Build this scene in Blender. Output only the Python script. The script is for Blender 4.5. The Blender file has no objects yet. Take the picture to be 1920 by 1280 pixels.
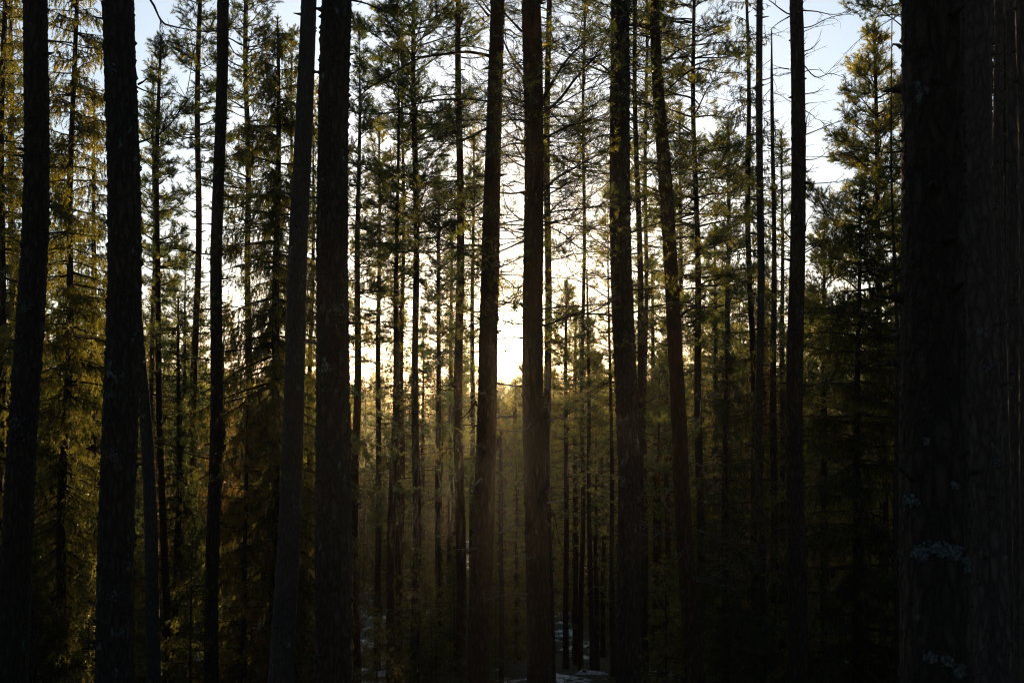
import bpy, math
import numpy as np
from mathutils import Vector

# ------------------------------------------------------------ camera, sky, sun
sc = bpy.context.scene
C = sc.collection
FPX = 40.0 / 36.0 * 1920            # focal length in photo pixels
PITCH = math.radians(3.14)
CAMZ = 1.65
cd = bpy.data.cameras.new("camera"); cam = bpy.data.objects.new("camera", cd); C.objects.link(cam)
cam.location = (0, 0, CAMZ); cam.rotation_euler = (math.radians(90) + PITCH, 0, 0)
cd.lens = 40; cd.sensor_width = 36; cd.clip_end = 3000; cd.clip_start = 0.05
cd.dof.use_dof = True; cd.dof.focus_distance = 15; cd.dof.aperture_fstop = 5.6
sc.camera = cam

SUN_AZ = math.atan((955 - 960) / FPX)
SUN_EL = math.radians(3.5)
SD = Vector((math.sin(SUN_AZ) * math.cos(SUN_EL), math.cos(SUN_AZ) * math.cos(SUN_EL), math.sin(SUN_EL)))
w = bpy.data.worlds.new("World"); sc.world = w; w.use_nodes = True
nt = w.node_tree; nt.nodes.clear()
def wn(t, **k):
    n = nt.nodes.new(t)
    for a, b in k.items(): setattr(n, a, b)
    return n
def wmath(op, a, b=None):
    n = wn('ShaderNodeMath', operation=op)
    for i, v in enumerate((a, b)):
        if v is None: continue
        if isinstance(v, (int, float)): n.inputs[i].default_value = v
        else: nt.links.new(v, n.inputs[i])
    return n.outputs[0]
sky = wn('ShaderNodeTexSky', sky_type='NISHITA', sun_disc=False)
sky.sun_elevation = SUN_EL; sky.sun_rotation = SUN_AZ
sky.air_density = 1.0; sky.dust_density = 0.5; sky.ozone_density = 2.2; sky.altitude = 200
bg = wn('ShaderNodeBackground'); nt.links.new(sky.outputs[0], bg.inputs[0]); bg.inputs[1].default_value = 0.07
tc = wn('ShaderNodeTexCoord')
dt = wn('ShaderNodeVectorMath', operation='DOT_PRODUCT'); nt.links.new(tc.outputs['Generated'], dt.inputs[0])
dt.inputs[1].default_value = SD
dpos = wmath('MAXIMUM', dt.outputs['Value'], 0.0)
AUREOLE = [(11000, 60.0, (1.0, .82, .52)), (1500, 1.8, (1.0, .76, .44)), (120, 0.15, (1.0, .70, .40)), (14, 0.14, (1.0, .76, .60)), (2.2, .42, (.72, .85, 1.0))]
last = bg.outputs[0]
for n_, k_, c_ in AUREOLE:
    e = wn('ShaderNodeBackground'); e.inputs[0].default_value = (*c_, 1)
    nt.links.new(wmath('MULTIPLY', wmath('POWER', dpos, n_), k_), e.inputs[1])
    ad = wn('ShaderNodeAddShader'); nt.links.new(last, ad.inputs[0]); nt.links.new(e.outputs[0], ad.inputs[1]); last = ad.outputs[0]
out = wn('ShaderNodeOutputWorld'); nt.links.new(last, out.inputs[0])

sl = bpy.data.lights.new("sun", 'SUN'); so = bpy.data.objects.new("sun", sl); C.objects.link(so)
sl.energy = 5.0; sl.angle = math.radians(0.6); sl.color = (1.0, .69, .35)
so.rotation_euler = (-SD).to_track_quat('-Z', 'Y').to_euler()
sc.view_settings.view_transform = 'Standard'; sc.view_settings.look = 'None'
sc.view_settings.exposure = 0.80; sc.view_settings.gamma = 1.0
sc.cycles.use_denoising = True
try: sc.cycles.denoiser = 'OPENIMAGEDENOISE'; sc.cycles.denoising_prefilter = 'NONE'
except Exception: pass
sc.cycles.max_bounces = 5; sc.cycles.diffuse_bounces = 2; sc.cycles.transmission_bounces = 4
sc.cycles.volume_bounces = 0; sc.cycles.sample_clamp_indirect = 3.0; sc.cycles.sample_clamp_direct = 12.0; sc.cycles.pixel_filter_type = 'BLACKMAN_HARRIS'; sc.cycles.filter_width = 1.15

HAZE_DENSITY = 0.0002

# ------------------------------------------------------------ helpers
def at(px, py, Y):
    """photo pixel + distance along the view -> world point"""
    u = (px - 960) / FPX; v = (640 - py) / FPX
    t = Y / (math.cos(PITCH) - v * math.sin(PITCH))
    return np.array([t * u, Y, CAMZ + t * (math.sin(PITCH) + v * math.cos(PITCH))])

def gz(x, y):
    """height of the hillside"""
    x = np.asarray(x, float); y = np.asarray(y, float)
    yy = np.clip(y, 0, None)
    s = 0.215
    z = -s * 38 * (1 - np.exp(-(yy / 30) ** 1.25)) * 1.05
    z = z - 0.055 * np.clip(yy - 45, 0, 90)
    z = z + 0.42 * np.clip(-y - 1.5, 0, 55)              # unseen slope up behind the camera, added to block the low sky
    z = z + 0.25 * np.sin(x * .31 + 1.3) * np.sin(y * .27) * np.clip(yy / 12, 0, 1) + 0.10 * np.sin(x * 1.1 + y * .7) * np.clip(yy / 8, 0, 1)
    return z

class MB:
    def __init__(s): s.v = []; s.f3 = []; s.f4 = []; s.m3 = []; s.m4 = []; s.n = 0
    def tris(s, V, F, m=0):
        s.v.append(V.reshape(-1, 3)); s.f3.append(F.reshape(-1, 3) + s.n); s.m3.append(np.full(len(F.reshape(-1, 3)), m)); s.n += len(V.reshape(-1, 3))
    def quads(s, V, F, m=0):
        s.v.append(V.reshape(-1, 3)); s.f4.append(F.reshape(-1, 4) + s.n); s.m4.append(np.full(len(F.reshape(-1, 4)), m)); s.n += len(V.reshape(-1, 3))
    def mesh(s, name, mats, smooth=True):
        V = np.concatenate(s.v).astype(np.float32)
        F3 = np.concatenate(s.f3) if s.f3 else np.zeros((0, 3), int)
        F4 = np.concatenate(s.f4) if s.f4 else np.zeros((0, 4), int)
        me = bpy.data.meshes.new(name)
        me.vertices.add(len(V)); me.vertices.foreach_set('co', V.ravel())
        L = np.concatenate([F3.ravel(), F4.ravel()]).astype(np.int32)
        me.loops.add(len(L)); me.loops.foreach_set('vertex_index', L)
        np_ = len(F3) + len(F4); me.polygons.add(np_)
        st = np.concatenate([np.arange(len(F3)) * 3, len(F3) * 3 + np.arange(len(F4)) * 4]).astype(np.int32)
        me.polygons.foreach_set('loop_start', st)
        mi = np.concatenate((s.m3 or [np.zeros(0)]) + (s.m4 or [np.zeros(0)])).astype(np.int32)
        me.polygons.foreach_set('material_index', mi)
        if smooth:
            sm = np.concatenate([np.zeros(len(F3)), np.ones(len(F4))]).astype(bool); me.polygons.foreach_set('use_smooth', sm)
        for m in mats: me.materials.append(m)
        me.update(calc_edges=True); me.validate()
        return me

def link(name, me, parent=None, loc=None):
    o = bpy.data.objects.new(name, me); C.objects.link(o)
    if parent is not None: o.parent = parent
    if loc is not None: o.location = [float(a) for a in loc]
    return o
def tag(o, label=None, cat=None, group=None, kind=None):
    if label: o['label'] = label
    if cat: o['category'] = cat
    if group: o['group'] = group
    if kind: o['kind'] = kind
    return o

def nrm(a): return a / np.maximum(np.linalg.norm(a, axis=-1, keepdims=True), 1e-9)
def basis(d):
    ref = np.where(np.abs(d[..., 2:3]) > .9, np.array([1., 0, 0]), np.array([0, 0, 1.]))
    u = nrm(np.cross(d, ref)); return u, np.cross(d, u)

def tube(mb, P, R, sides=6, m=0, cap=True):
    P = np.asarray(P, float); R = np.asarray(R, float); n = len(P)
    d = nrm(np.gradient(P, axis=0)); u, v = basis(d)
    a = np.arange(sides) * 2 * math.pi / sides
    V = P[:, None] + R[:, None, None] * (np.cos(a)[None, :, None] * u[:, None] + np.sin(a)[None, :, None] * v[:, None])
    i = np.arange(n - 1)[:, None] * sides; j = np.arange(sides)[None]; k = (j + 1) % sides
    F = np.stack([i + j, i + k, i + sides + k, i + sides + j], -1)
    mb.quads(V, F, m)

def sticks(mb, A, B, r, m=0):
    """many three-sided tapering twigs"""
    if len(A) == 0: return
    d = nrm(B - A); u, v = basis(d); r = np.broadcast_to(np.asarray(r, float), (len(A),))[:, None]
    V = []
    for P, q in ((A, 1.0), (B, .45)):
        for k in range(3):
            a = k * 2 * math.pi / 3
            V.append(P + q * r * (math.cos(a) * u + math.sin(a) * v))
    V = np.stack(V, 1); i = np.arange(len(A))[:, None] * 6
    F = np.concatenate([i + np.array([[0, 1, 4, 3]]), i + np.array([[1, 2, 5, 4]]), i + np.array([[2, 0, 3, 5]])], 1)
    mb.quads(V, F, m)

def needles(mb, A, D, L, n, length, width, ang, rng, m=1):
    """n needles round each twig that starts at A and runs L along D"""
    if len(A) == 0: return
    N = len(A); u, v = basis(D)
    t = rng.uniform(.05, 1, (N, n)); ph = rng.uniform(0, 2 * math.pi, (N, n)); al = rng.normal(ang, .22, (N, n))
    base = A[:, None] + D[:, None] * (t * np.broadcast_to(L, (N,))[:, None])[..., None]
    dr = np.cos(al)[..., None] * D[:, None] + np.sin(al)[..., None] * (np.cos(ph)[..., None] * u[:, None] + np.sin(ph)[..., None] * v[:, None])
    ln = length * rng.uniform(.7, 1.25, (N, n))
    side = nrm(np.cross(dr, rng.normal(size=(N, n, 3)))) * width * .5
    V = np.stack([base - side, base + side, base + dr * ln[..., None]], 2).reshape(-1, 3)
    mb.tris(V, np.arange(len(V)).reshape(-1, 3), m)

# ------------------------------------------------------------ materials
def mat(name, build):
    m = bpy.data.materials.new(name); m.use_nodes = True
    t = m.node_tree; t.nodes.clear()
    def N(ty, **k):
        n = t.nodes.new(ty)
        for a, b in k.items(): setattr(n, a, b)
        return n
    def Lk(a, b): t.links.new(a, b)
    build(N, Lk); return m
def ramp(N, Lk, src, stops):
    r = N('ShaderNodeValToRGB'); Lk(src, r.inputs[0]); e = r.color_ramp.elements
    while len(e) < len(stops): e.new(.5)
    for i, (p, c) in enumerate(stops): e[i].position = p; e[i].color = (*c, 1)
    return r.outputs[0]
def mixc(N, Lk, f, a, b):
    x = N('ShaderNodeMix', data_type='RGBA')
    Lk(f, x.inputs[0])
    for i, v in ((6, a), (7, b)):
        if isinstance(v, tuple): x.inputs[i].default_value = (*v, 1)
        else: Lk(v, x.inputs[i])
    return x.outputs[2]

def bark_mat(name, dark, light, orange_amt, lichen_amt, bump=1.0, flake=1.0):
    def b(N, Lk):
        tc = N('ShaderNodeTexCoord')
        mp = N('ShaderNodeMapping'); mp.inputs['Scale'].default_value = (1, 1, .28); Lk(tc.outputs['Object'], mp.inputs[0])
        vo = N('ShaderNodeTexVoronoi', feature='DISTANCE_TO_EDGE'); vo.inputs['Scale'].default_value = 17 * flake; 
        nz = N('ShaderNodeTexNoise'); nz.inputs['Scale'].default_value = 14; nz.inputs['Detail'].default_value = 6; Lk(mp.outputs[0], nz.inputs[0])
        wv = N('ShaderNodeVectorMath', operation='MULTIPLY_ADD'); Lk(nz.outputs['Color'], wv.inputs[0]); wv.inputs[1].default_value = (.07, .07, .07); Lk(mp.outputs[0], wv.inputs[2])
        Lk(wv.outputs[0], vo.inputs['Vector'])
        fine = N('ShaderNodeTexNoise'); fine.inputs['Scale'].default_value = 90; fine.inputs['Detail'].default_value = 4; Lk(mp.outputs[0], fine.inputs[0])
        col = ramp(N, Lk, vo.outputs['Distance'], [(0.0, tuple(c * .45 for c in dark)), (.12, dark), (.5, light)])
        col = mixc(N, Lk, fine.outputs['Fac'], col, tuple(c * .55 for c in light))
        if orange_amt > 0:
            on = N('ShaderNodeTexNoise'); on.inputs['Scale'].default_value = 1.3; on.inputs['Detail'].default_value = 3; Lk(mp.outputs[0], on.inputs[0])
            f = ramp(N, Lk, on.outputs['Fac'], [(.62 - orange_amt * .5, (0, 0, 0)), (.75, (1, 1, 1))])
            col = mixc(N, Lk, f, col, (.22, .085, .035))
        ln = N('ShaderNodeTexNoise'); ln.inputs['Scale'].default_value = 5.5; ln.inputs['Detail'].default_value = 7; ln.inputs['Roughness'].default_value = .68
        mp2 = N('ShaderNodeMapping'); mp2.inputs['Scale'].default_value = (1, 1, .7); Lk(tc.outputs['Object'], mp2.inputs[0]); Lk(mp2.outputs[0], ln.inputs[0])
        lf = ramp(N, Lk, ln.outputs['Fac'], [(.66 - lichen_amt, (0, 0, 0)), (.70 - lichen_amt, (1, 1, 1))])
        col = mixc(N, Lk, lf, col, (.15, .18, .17))
        p = N('ShaderNodeBsdfPrincipled'); p.inputs['Roughness'].default_value = .92; p.inputs['Specular IOR Level'].default_value = .12
        Lk(col, p.inputs['Base Color'])
        hb = N('ShaderNodeMath', operation='MINIMUM'); Lk(vo.outputs['Distance'], hb.inputs[0]); hb.inputs[1].default_value = .3
        ha = N('ShaderNodeMath', operation='MULTIPLY_ADD'); Lk(fine.outputs['Fac'], ha.inputs[0]); ha.inputs[1].default_value = .25; Lk(hb.outputs[0], ha.inputs[2])
        bp = N('ShaderNodeBump'); bp.inputs['Strength'].default_value = bump; bp.inputs['Distance'].default_value = .06; Lk(ha.outputs[0], bp.inputs['Height'])
        Lk(bp.outputs[0], p.inputs['Normal'])
        o = N('ShaderNodeOutputMaterial'); Lk(p.outputs[0], o.inputs[0])
    return mat(name, b)
M_BARK = bark_mat('pine_bark', (.040, .029, .022), (.115, .086, .066), .0, .0)
M_BARKL = bark_mat('lichened_bark', (.042, .032, .026), (.12, .094, .074), .0, .045)
M_BARKO = bark_mat('red_pine_bark', (.055, .032, .021), (.14, .082, .052), .22, .0, .8)
M_BARKB = bark_mat('brown_bark', (.075, .054, .044), (.20, .15, .125), .0, .02)
M_BARKS = bark_mat('spruce_bark', (.035, .028, .022), (.10, .078, .06), .0, .03, .7)
M_BARKG = bark_mat('grey_smooth_bark', (.055, .048, .043), (.11, .096, .085), .0, .02, .4, 1.6)

def simple_mat(name, c1, c2, scale, rough=.9):
    def b(N, Lk):
        tc = N('ShaderNodeTexCoord'); nz = N('ShaderNodeTexNoise'); nz.inputs['Scale'].default_value = scale; nz.inputs['Detail'].default_value = 4
        Lk(tc.outputs['Object'], nz.inputs[0])
        p = N('ShaderNodeBsdfPrincipled'); p.inputs['Roughness'].default_value = rough; p.inputs['Specular IOR Level'].default_value = .1
        Lk(ramp(N, Lk, nz.outputs['Fac'], [(.35, c1), (.65, c2)]), p.inputs['Base Color'])
        bp = N('ShaderNodeBump'); bp.inputs['Strength'].default_value = .5; bp.inputs['Distance'].default_value = .01; Lk(nz.outputs['Fac'], bp.inputs['Height']); Lk(bp.outputs[0], p.inputs['Normal'])
        o = N('ShaderNodeOutputMaterial'); Lk(p.outputs[0], o.inputs[0])
    return mat(name, b)
M_WOOD = simple_mat('branch_wood', (.045, .034, .026), (.10, .075, .055), 6)
M_WOODP = simple_mat('pale_dead_wood', (.075, .07, .066), (.18, .172, .165), 3)
M_LICHEN = simple_mat('lichen', (.05, .06, .06), (.19, .22, .215), 60)

def leaf_mat(name, d1, d2, tr1, tr2, tw=.5):
    def b(N, Lk):
        tc = N('ShaderNodeTexCoord'); nz = N('ShaderNodeTexNoise'); nz.inputs['Scale'].default_value = 1.7; nz.inputs['Detail'].default_value = 5; nz.inputs['Roughness'].default_value = .75
        oi = N('ShaderNodeObjectInfo')
        av = N('ShaderNodeMath', operation='MULTIPLY_ADD'); Lk(oi.outputs['Random'], av.inputs[0]); av.inputs[1].default_value = .22; av.inputs[2].default_value = -.11
        Lk(tc.outputs['Object'], nz.inputs[0])
        s = N('ShaderNodeMath', operation='ADD'); Lk(nz.outputs['Fac'], s.inputs[0]); Lk(av.outputs[0], s.inputs[1])
        p = N('ShaderNodeBsdfPrincipled'); p.inputs['Roughness'].default_value = .42; p.inputs['Specular IOR Level'].default_value = .5
        Lk(ramp(N, Lk, s.outputs[0], [(.36, d1), (.62, d2)]), p.inputs['Base Color'])
        tl = N('ShaderNodeBsdfTranslucent'); Lk(ramp(N, Lk, s.outputs[0], [(.44, tr1), (.68, tr2)]), tl.inputs[0])
        mx = N('ShaderNodeMixShader'); mx.inputs[0].default_value = tw; Lk(p.outputs[0], mx.inputs[1]); Lk(tl.outputs[0], mx.inputs[2])
        o = N('ShaderNodeOutputMaterial'); Lk(mx.outputs[0], o.inputs[0])
    return mat(name, b)
M_PINE = leaf_mat('pine_needles', (.018, .030, .014), (.045, .055, .018), (.11, .17, .035), (.64, .56, .075), .52)
M_SPRUCE = leaf_mat('spruce_needles', (.014, .025, .012), (.036, .046, .015), (.08, .12, .025), (.58, .49, .055), .52)
M_DRY = leaf_mat('browning_needles', (.035, .028, .012), (.065, .048, .018), (.22, .15, .03), (.66, .42, .055), .52)

def ground_b(N, Lk):
    tc = N('ShaderNodeTexCoord')
    n1 = N('ShaderNodeTexNoise'); n1.inputs['Scale'].default_value = .42; n1.inputs['Detail'].default_value = 8; n1.inputs['Roughness'].default_value = .62; Lk(tc.outputs['Object'], n1.inputs[0])
    n2 = N('ShaderNodeTexNoise'); n2.inputs['Scale'].default_value = 7; n2.inputs['Detail'].default_value = 6; Lk(tc.outputs['Object'], n2.inputs[0])
    col = ramp(N, Lk, n2.outputs['Fac'], [(.35, (.020, .018, .010)), (.6, (.050, .052, .022)), (.75, (.075, .055, .03))])
    f = ramp(N, Lk, n1.outputs['Fac'], [(.57, (0, 0, 0)), (.61, (1, 1, 1))])
    col = mixc(N, Lk, f, col, (.72, .76, .82))
    p = N('ShaderNodeBsdfPrincipled'); p.inputs['Roughness'].default_value = .85; p.inputs['Specular IOR Level'].default_value = .2; Lk(col, p.inputs['Base Color'])
    bp = N('ShaderNodeBump'); bp.inputs['Strength'].default_value = .8; bp.inputs['Distance'].default_value = .08; Lk(n2.outputs['Fac'], bp.inputs['Height']); Lk(bp.outputs[0], p.inputs['Normal'])
    o = N('ShaderNodeOutputMaterial'); Lk(p.outputs[0], o.inputs[0])
M_GROUND = mat('forest_floor', ground_b)

# ------------------------------------------------------------ ground
def axis(lo, hi, near, n):
    a = np.concatenate([-np.geomspace(-lo, near, n)[:-1] if lo < 0 else [], np.arange(-near, near, .5), np.geomspace(near, hi, n)])
    return np.unique(a)
gx = axis(-900, 900, 30, 26); gy = axis(-200, 1200, 60, 26)
GX, GY = np.meshgrid(gx, gy, indexing='ij'); GZ = gz(GX, GY)
rg = np.random.default_rng(3)
GZ += rg.normal(0, .035, GZ.shape) * (np.abs(GX) < 30) * (np.abs(GY) < 60)
b = MB(); ny = len(gy)
i, j = np.meshgrid(np.arange(len(gx) - 1), np.arange(ny - 1), indexing='ij')
b.quads(np.stack([GX, GY, GZ], -1), np.stack([i * ny + j, (i + 1) * ny + j, (i + 1) * ny + j + 1, i * ny + j + 1], -1))
tag(link('ground', b.mesh('ground', [M_GROUND])), 'forest hillside with moss and patches of snow', kind='structure')

def snow_b(N, Lk):
    tc = N('ShaderNodeTexCoord'); a = N('ShaderNodeTexNoise'); a.inputs['Scale'].default_value = 3.2; a.inputs['Detail'].default_value = 9; a.inputs['Roughness'].default_value = .72
    Lk(tc.outputs['Object'], a.inputs[0]); p = N('ShaderNodeBsdfPrincipled'); p.inputs['Roughness'].default_value = .7; p.inputs['Specular IOR Level'].default_value = .15
    Lk(ramp(N, Lk, a.outputs['Fac'], [(.44, (.028, .026, .014)), (.50, (.50, .56, .64)), (.62, (.72, .77, .84))]), p.inputs['Base Color'])
    bp = N('ShaderNodeBump'); bp.inputs['Strength'].default_value = .7; bp.inputs['Distance'].default_value = .05; Lk(a.outputs['Fac'], bp.inputs['Height']); Lk(bp.outputs[0], p.inputs['Normal'])
    o = N('ShaderNodeOutputMaterial'); Lk(p.outputs[0], o.inputs[0])
M_SNOW = mat('snow', snow_b)
def ground_hit(px, py):
    a = at(px, py, 1.0) - np.array([0, 0, CAMZ]); t = 6.0
    while t < 400 and CAMZ + a[2] * t > gz(a[0] * t, t): t += .1
    return a[0] * t, t
def snow_patch(px, py, wx, wy, seed):
    rng = np.random.default_rng(seed); cx, cy = ground_hit(px, py); n = 46; X, Y = np.meshgrid(np.linspace(-1, 1, n), np.linspace(-1, 1, n), indexing='ij')
    wob = sum(np.sin(X * k * rng.uniform(1, 3) + Y * k * rng.uniform(1, 3) + rng.uniform(0, 6)) / k for k in (2, 3, 5, 8)) * .32
    x = cx + X * wx; y = cy + Y * wy; h = .16 * (1 - X ** 2 - Y ** 2 + wob - .15) + rng.normal(0, .03, X.shape)
    z = gz(x, y) + np.clip(h, -.25, .11); i, j = np.meshgrid(np.arange(n - 1), np.arange(n - 1), indexing='ij')
    b = MB(); b.quads(np.stack([x, y, z], -1), np.stack([i * n + j, (i + 1) * n + j, (i + 1) * n + j + 1, i * n + j + 1], -1))
    tag(link('snow', b.mesh('snow', [M_SNOW])), 'patch of old snow on the forest floor', kind='structure')
for k, a in enumerate([(1095, 1215, .65, 1.0), (1060, 1190, .6, 1.0), (1110, 1265, .4, .4), (1133, 1120, .22, 3), (1128, 1065, .2, 4), (705, 1266, .7, .8), (565, 1215, .35, 2.2), (450, 1180, .9, 2.4), (1245, 1195, .6, 1.5), (80, 1235, .9, 1.2), (470, 1240, .8, 1.0), (1260, 1270, .8, .8)]):
    snow_patch(*a, 900 + k)

# ------------------------------------------------------------ trunks
def noise1(n, rng, k=6, amp=1.0):
    x = np.linspace(0, 1, n); s = np.zeros(n)
    for i in range(1, k + 1): s += np.sin(x * 2 * math.pi * i * 1.3 + rng.uniform(0, 6.3)) / i * rng.uniform(.4, 1)
    return s * amp

class Stem:
    """the line of a trunk through photo pixels at distance Y, carried down to the ground and up to `height`"""
    def __init__(s, pts, Y, height, seed):
        rng = np.random.default_rng(seed)
        W = np.array([at(p[0], p[1], Y) for p in pts]); R = np.array([p[2] for p in pts]) * Y / FPX / 2
        o = np.argsort(W[:, 2]); W = W[o]; R = R[o]
        x0 = W[0, 0]; zb = float(gz(x0, Y)) - .25
        sl = (W[1] - W[0]) / max(W[1, 2] - W[0, 2], .1)
        low = W[0] + sl * (zb - W[0, 2]) * .8; low[2] = zb
        rs = [R[0] * (1 + .02 * (W[0, 2] - zb))]
        zt = zb + height
        P = [low] + list(W); RR = rs + list(R)
        if W[-1, 2] < zt - .3:
            sl = (W[-1] - W[-2]) / max(W[-1, 2] - W[-2, 2], .1)
            dz = zt - W[-1, 2]
            for k in (.33, .66, 1.0):
                q = W[-1] + sl * dz * k * .8; q[2] = W[-1, 2] + dz * k; P.append(q); RR.append(max(R[-1] * (1 - k * .93), .008))
        s.P = np.array(P); s.R = np.array(RR); s.zb = zb; s.zt = max(zt, W[-1, 2]); s.Y = Y
        s.base = np.array([low[0], Y, zb + .25])
        s.ax = rng.uniform(0, 6.3, 4); s.am = .05 if height > 12 else .03
    def pos(s, z):
        z = np.asarray(z, float)
        x = np.interp(z, s.P[:, 2], s.P[:, 0])
        y = s.Y + s.am * (np.sin(z * .55 + s.ax[0]) + .5 * np.sin(z * 1.3 + s.ax[1]))
        x = x + s.am * .5 * np.sin(z * .9 + s.ax[2])
        return np.stack([x, y, z], -1)
    def rad(s, z): return np.interp(z, s.P[:, 2], s.R)

def trunk_mesh(st, sides, dz, rough, seed, material):
    rng = np.random.default_rng(seed)
    n = int((st.zt - st.zb) / dz) + 2
    z = np.linspace(st.zb, st.zt, n); P = st.pos(z); R = st.rad(z)
    fl = np.exp(-(z - st.zb - .2).clip(0) / .35) * .35 + 1
    a = np.arange(sides) * 2 * math.pi / sides
    D = np.zeros((n, sides))
    for k in range(9):                                    # long vertical ridges + scaly noise on the bark
        D += np.sin(a[None] * rng.integers(2, 9) + z[:, None] * rng.uniform(.5, 5) + rng.uniform(0, 6)) * rng.uniform(.1, .35)
    D = D * .3 + rng.normal(0, .8, D.shape) * .7 + np.where(rng.uniform(size=D.shape) < .02, 2.6, 0)
    rr = R[:, None] * fl[:, None] * (1 + rough * D)
    V = P[:, None] + np.stack([rr * np.cos(a), rr * np.sin(a), np.zeros_like(rr)], -1)
    V -= st.base
    mb = MB(); i = np.arange(n - 1)[:, None] * sides; j = np.arange(sides)[None]; k = (j + 1) % sides
    mb.quads(V, np.stack([i + j, i + k, i + sides + k, i + sides + j], -1))
    # whorl scars / knots
    for _ in range(int((st.zt - st.zb) * 2.6)):
        zz = rng.uniform(st.zb + 1, st.zt - 1.0); ph = rng.uniform(0, 6.3); r = st.rad(zz)
        if r < .03: continue
        d = np.array([math.cos(ph), math.sin(ph), rng.uniform(-.3, .4)]); p = st.pos(zz) - st.base
        L = rng.uniform(.02, .13)
        tube(mb, [p + d * r * .7, p + d * (r + L * .5), p + d * (r + L)], [r * .22 + .008, .014, .006], 6)
    return mb.mesh('trunk', [material])

# ------------------------------------------------------------ branches and crowns
def limb_path(p0, az, el, L, droop, wig, rng, n=9):
    """curved branch: starts at elevation el, bends by droop (radians over its length)"""
    t = np.linspace(0, 1, n)
    e = el + droop * t + noise1(n, rng, 4, wig); a = az + noise1(n, rng, 4, wig * 1.2)
    d = np.stack([np.cos(e) * np.cos(a), np.cos(e) * np.sin(a), np.sin(e)], -1)
    P = np.concatenate([[p0], p0 + np.cumsum(d[1:] * (L / (n - 1)), 0)])
    return P

def along(P, t):
    k = np.asarray(t) * (len(P) - 1); i = np.clip(k.astype(int), 0, len(P) - 2); f = (k - i)[:, None]
    return P[i] * (1 - f) + P[i + 1] * f, nrm(P[i + 1] - P[i])

def pine_spray(mb, P, L, rng, dens, nn, nl, nw, t0=.35, wood=0, leaf=1, twl=.45, tuft=.12, bare=0.0):
    """side twigs with needle tufts along a pine limb"""
    n = max(int(L * 15 * dens), 3)
    t = np.sort(rng.uniform(t0, 1, n)); A, D = along(P, t)
    u, v = basis(D); sgn = np.where(np.arange(n) % 2 == 0, 1, -1)[:, None]
    dirs = nrm(D * rng.uniform(.3, .9, (n, 1)) + u * sgn * rng.uniform(.5, 1.0, (n, 1)) + np.array([0, 0, 1.]) * rng.uniform(-.15, .55, (n, 1)))
    ll = twl * rng.uniform(.4, 1.2, n) * (1.15 - t * .6) * min(1, L)
    B = A + dirs * ll[:, None]
    sticks(mb, A, B, .006, wood)
    A2 = [P[-1:] - nrm(P[-1:] - P[-2:-1]) * .1]; D2 = [nrm(P[-1:] - P[-2:-1])]
    for _ in range(3):                                   # second-order twigs
        tt = rng.uniform(.3, 1, n); a = A + (B - A) * tt[:, None]
        d = nrm(dirs + rng.normal(0, .55, (n, 3)) + np.array([0, 0, .3])); l = rng.uniform(.06, .2, n)
        b_ = a + d * l[:, None]; sticks(mb, a, b_, .0035, wood)
        A2.append(b_ - d * tuft * .5); D2.append(d)
    A2.append(B - dirs * tuft * .6); D2.append(dirs)
    A2 = np.concatenate(A2); D2 = np.concatenate(D2)
    if bare > 0:
        k = rng.uniform(size=len(A2)) > bare; A2 = A2[k]; D2 = D2[k]
    needles(mb, A2, D2, tuft, nn, nl, nw, .75, rng, leaf)

def bare_twigs(mb, P, L, rng, dens=1.0, wood=0, r=.004):
    n = max(int(L * 7 * dens), 1); t = rng.uniform(.2, 1, n); A, D = along(P, t); u, v = basis(D)
    d = nrm(D * rng.uniform(.3, 1, (n, 1)) + u * rng.choice([-1, 1], (n, 1)) * rng.uniform(.3, 1, (n, 1)) + rng.normal(0, .25, (n, 3)))
    l = rng.uniform(.08, .35, n); B = A + d * l[:, None]; sticks(mb, A, B, r, wood)
    for _ in range(2):
        tt = rng.uniform(.3, 1, n)[:, None]; a = A + (B - A) * tt; e = nrm(d + rng.normal(0, .6, (n, 3))); sticks(mb, a, a + e * rng.uniform(.04, .15, (n, 1)), r * .6, wood)

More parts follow.
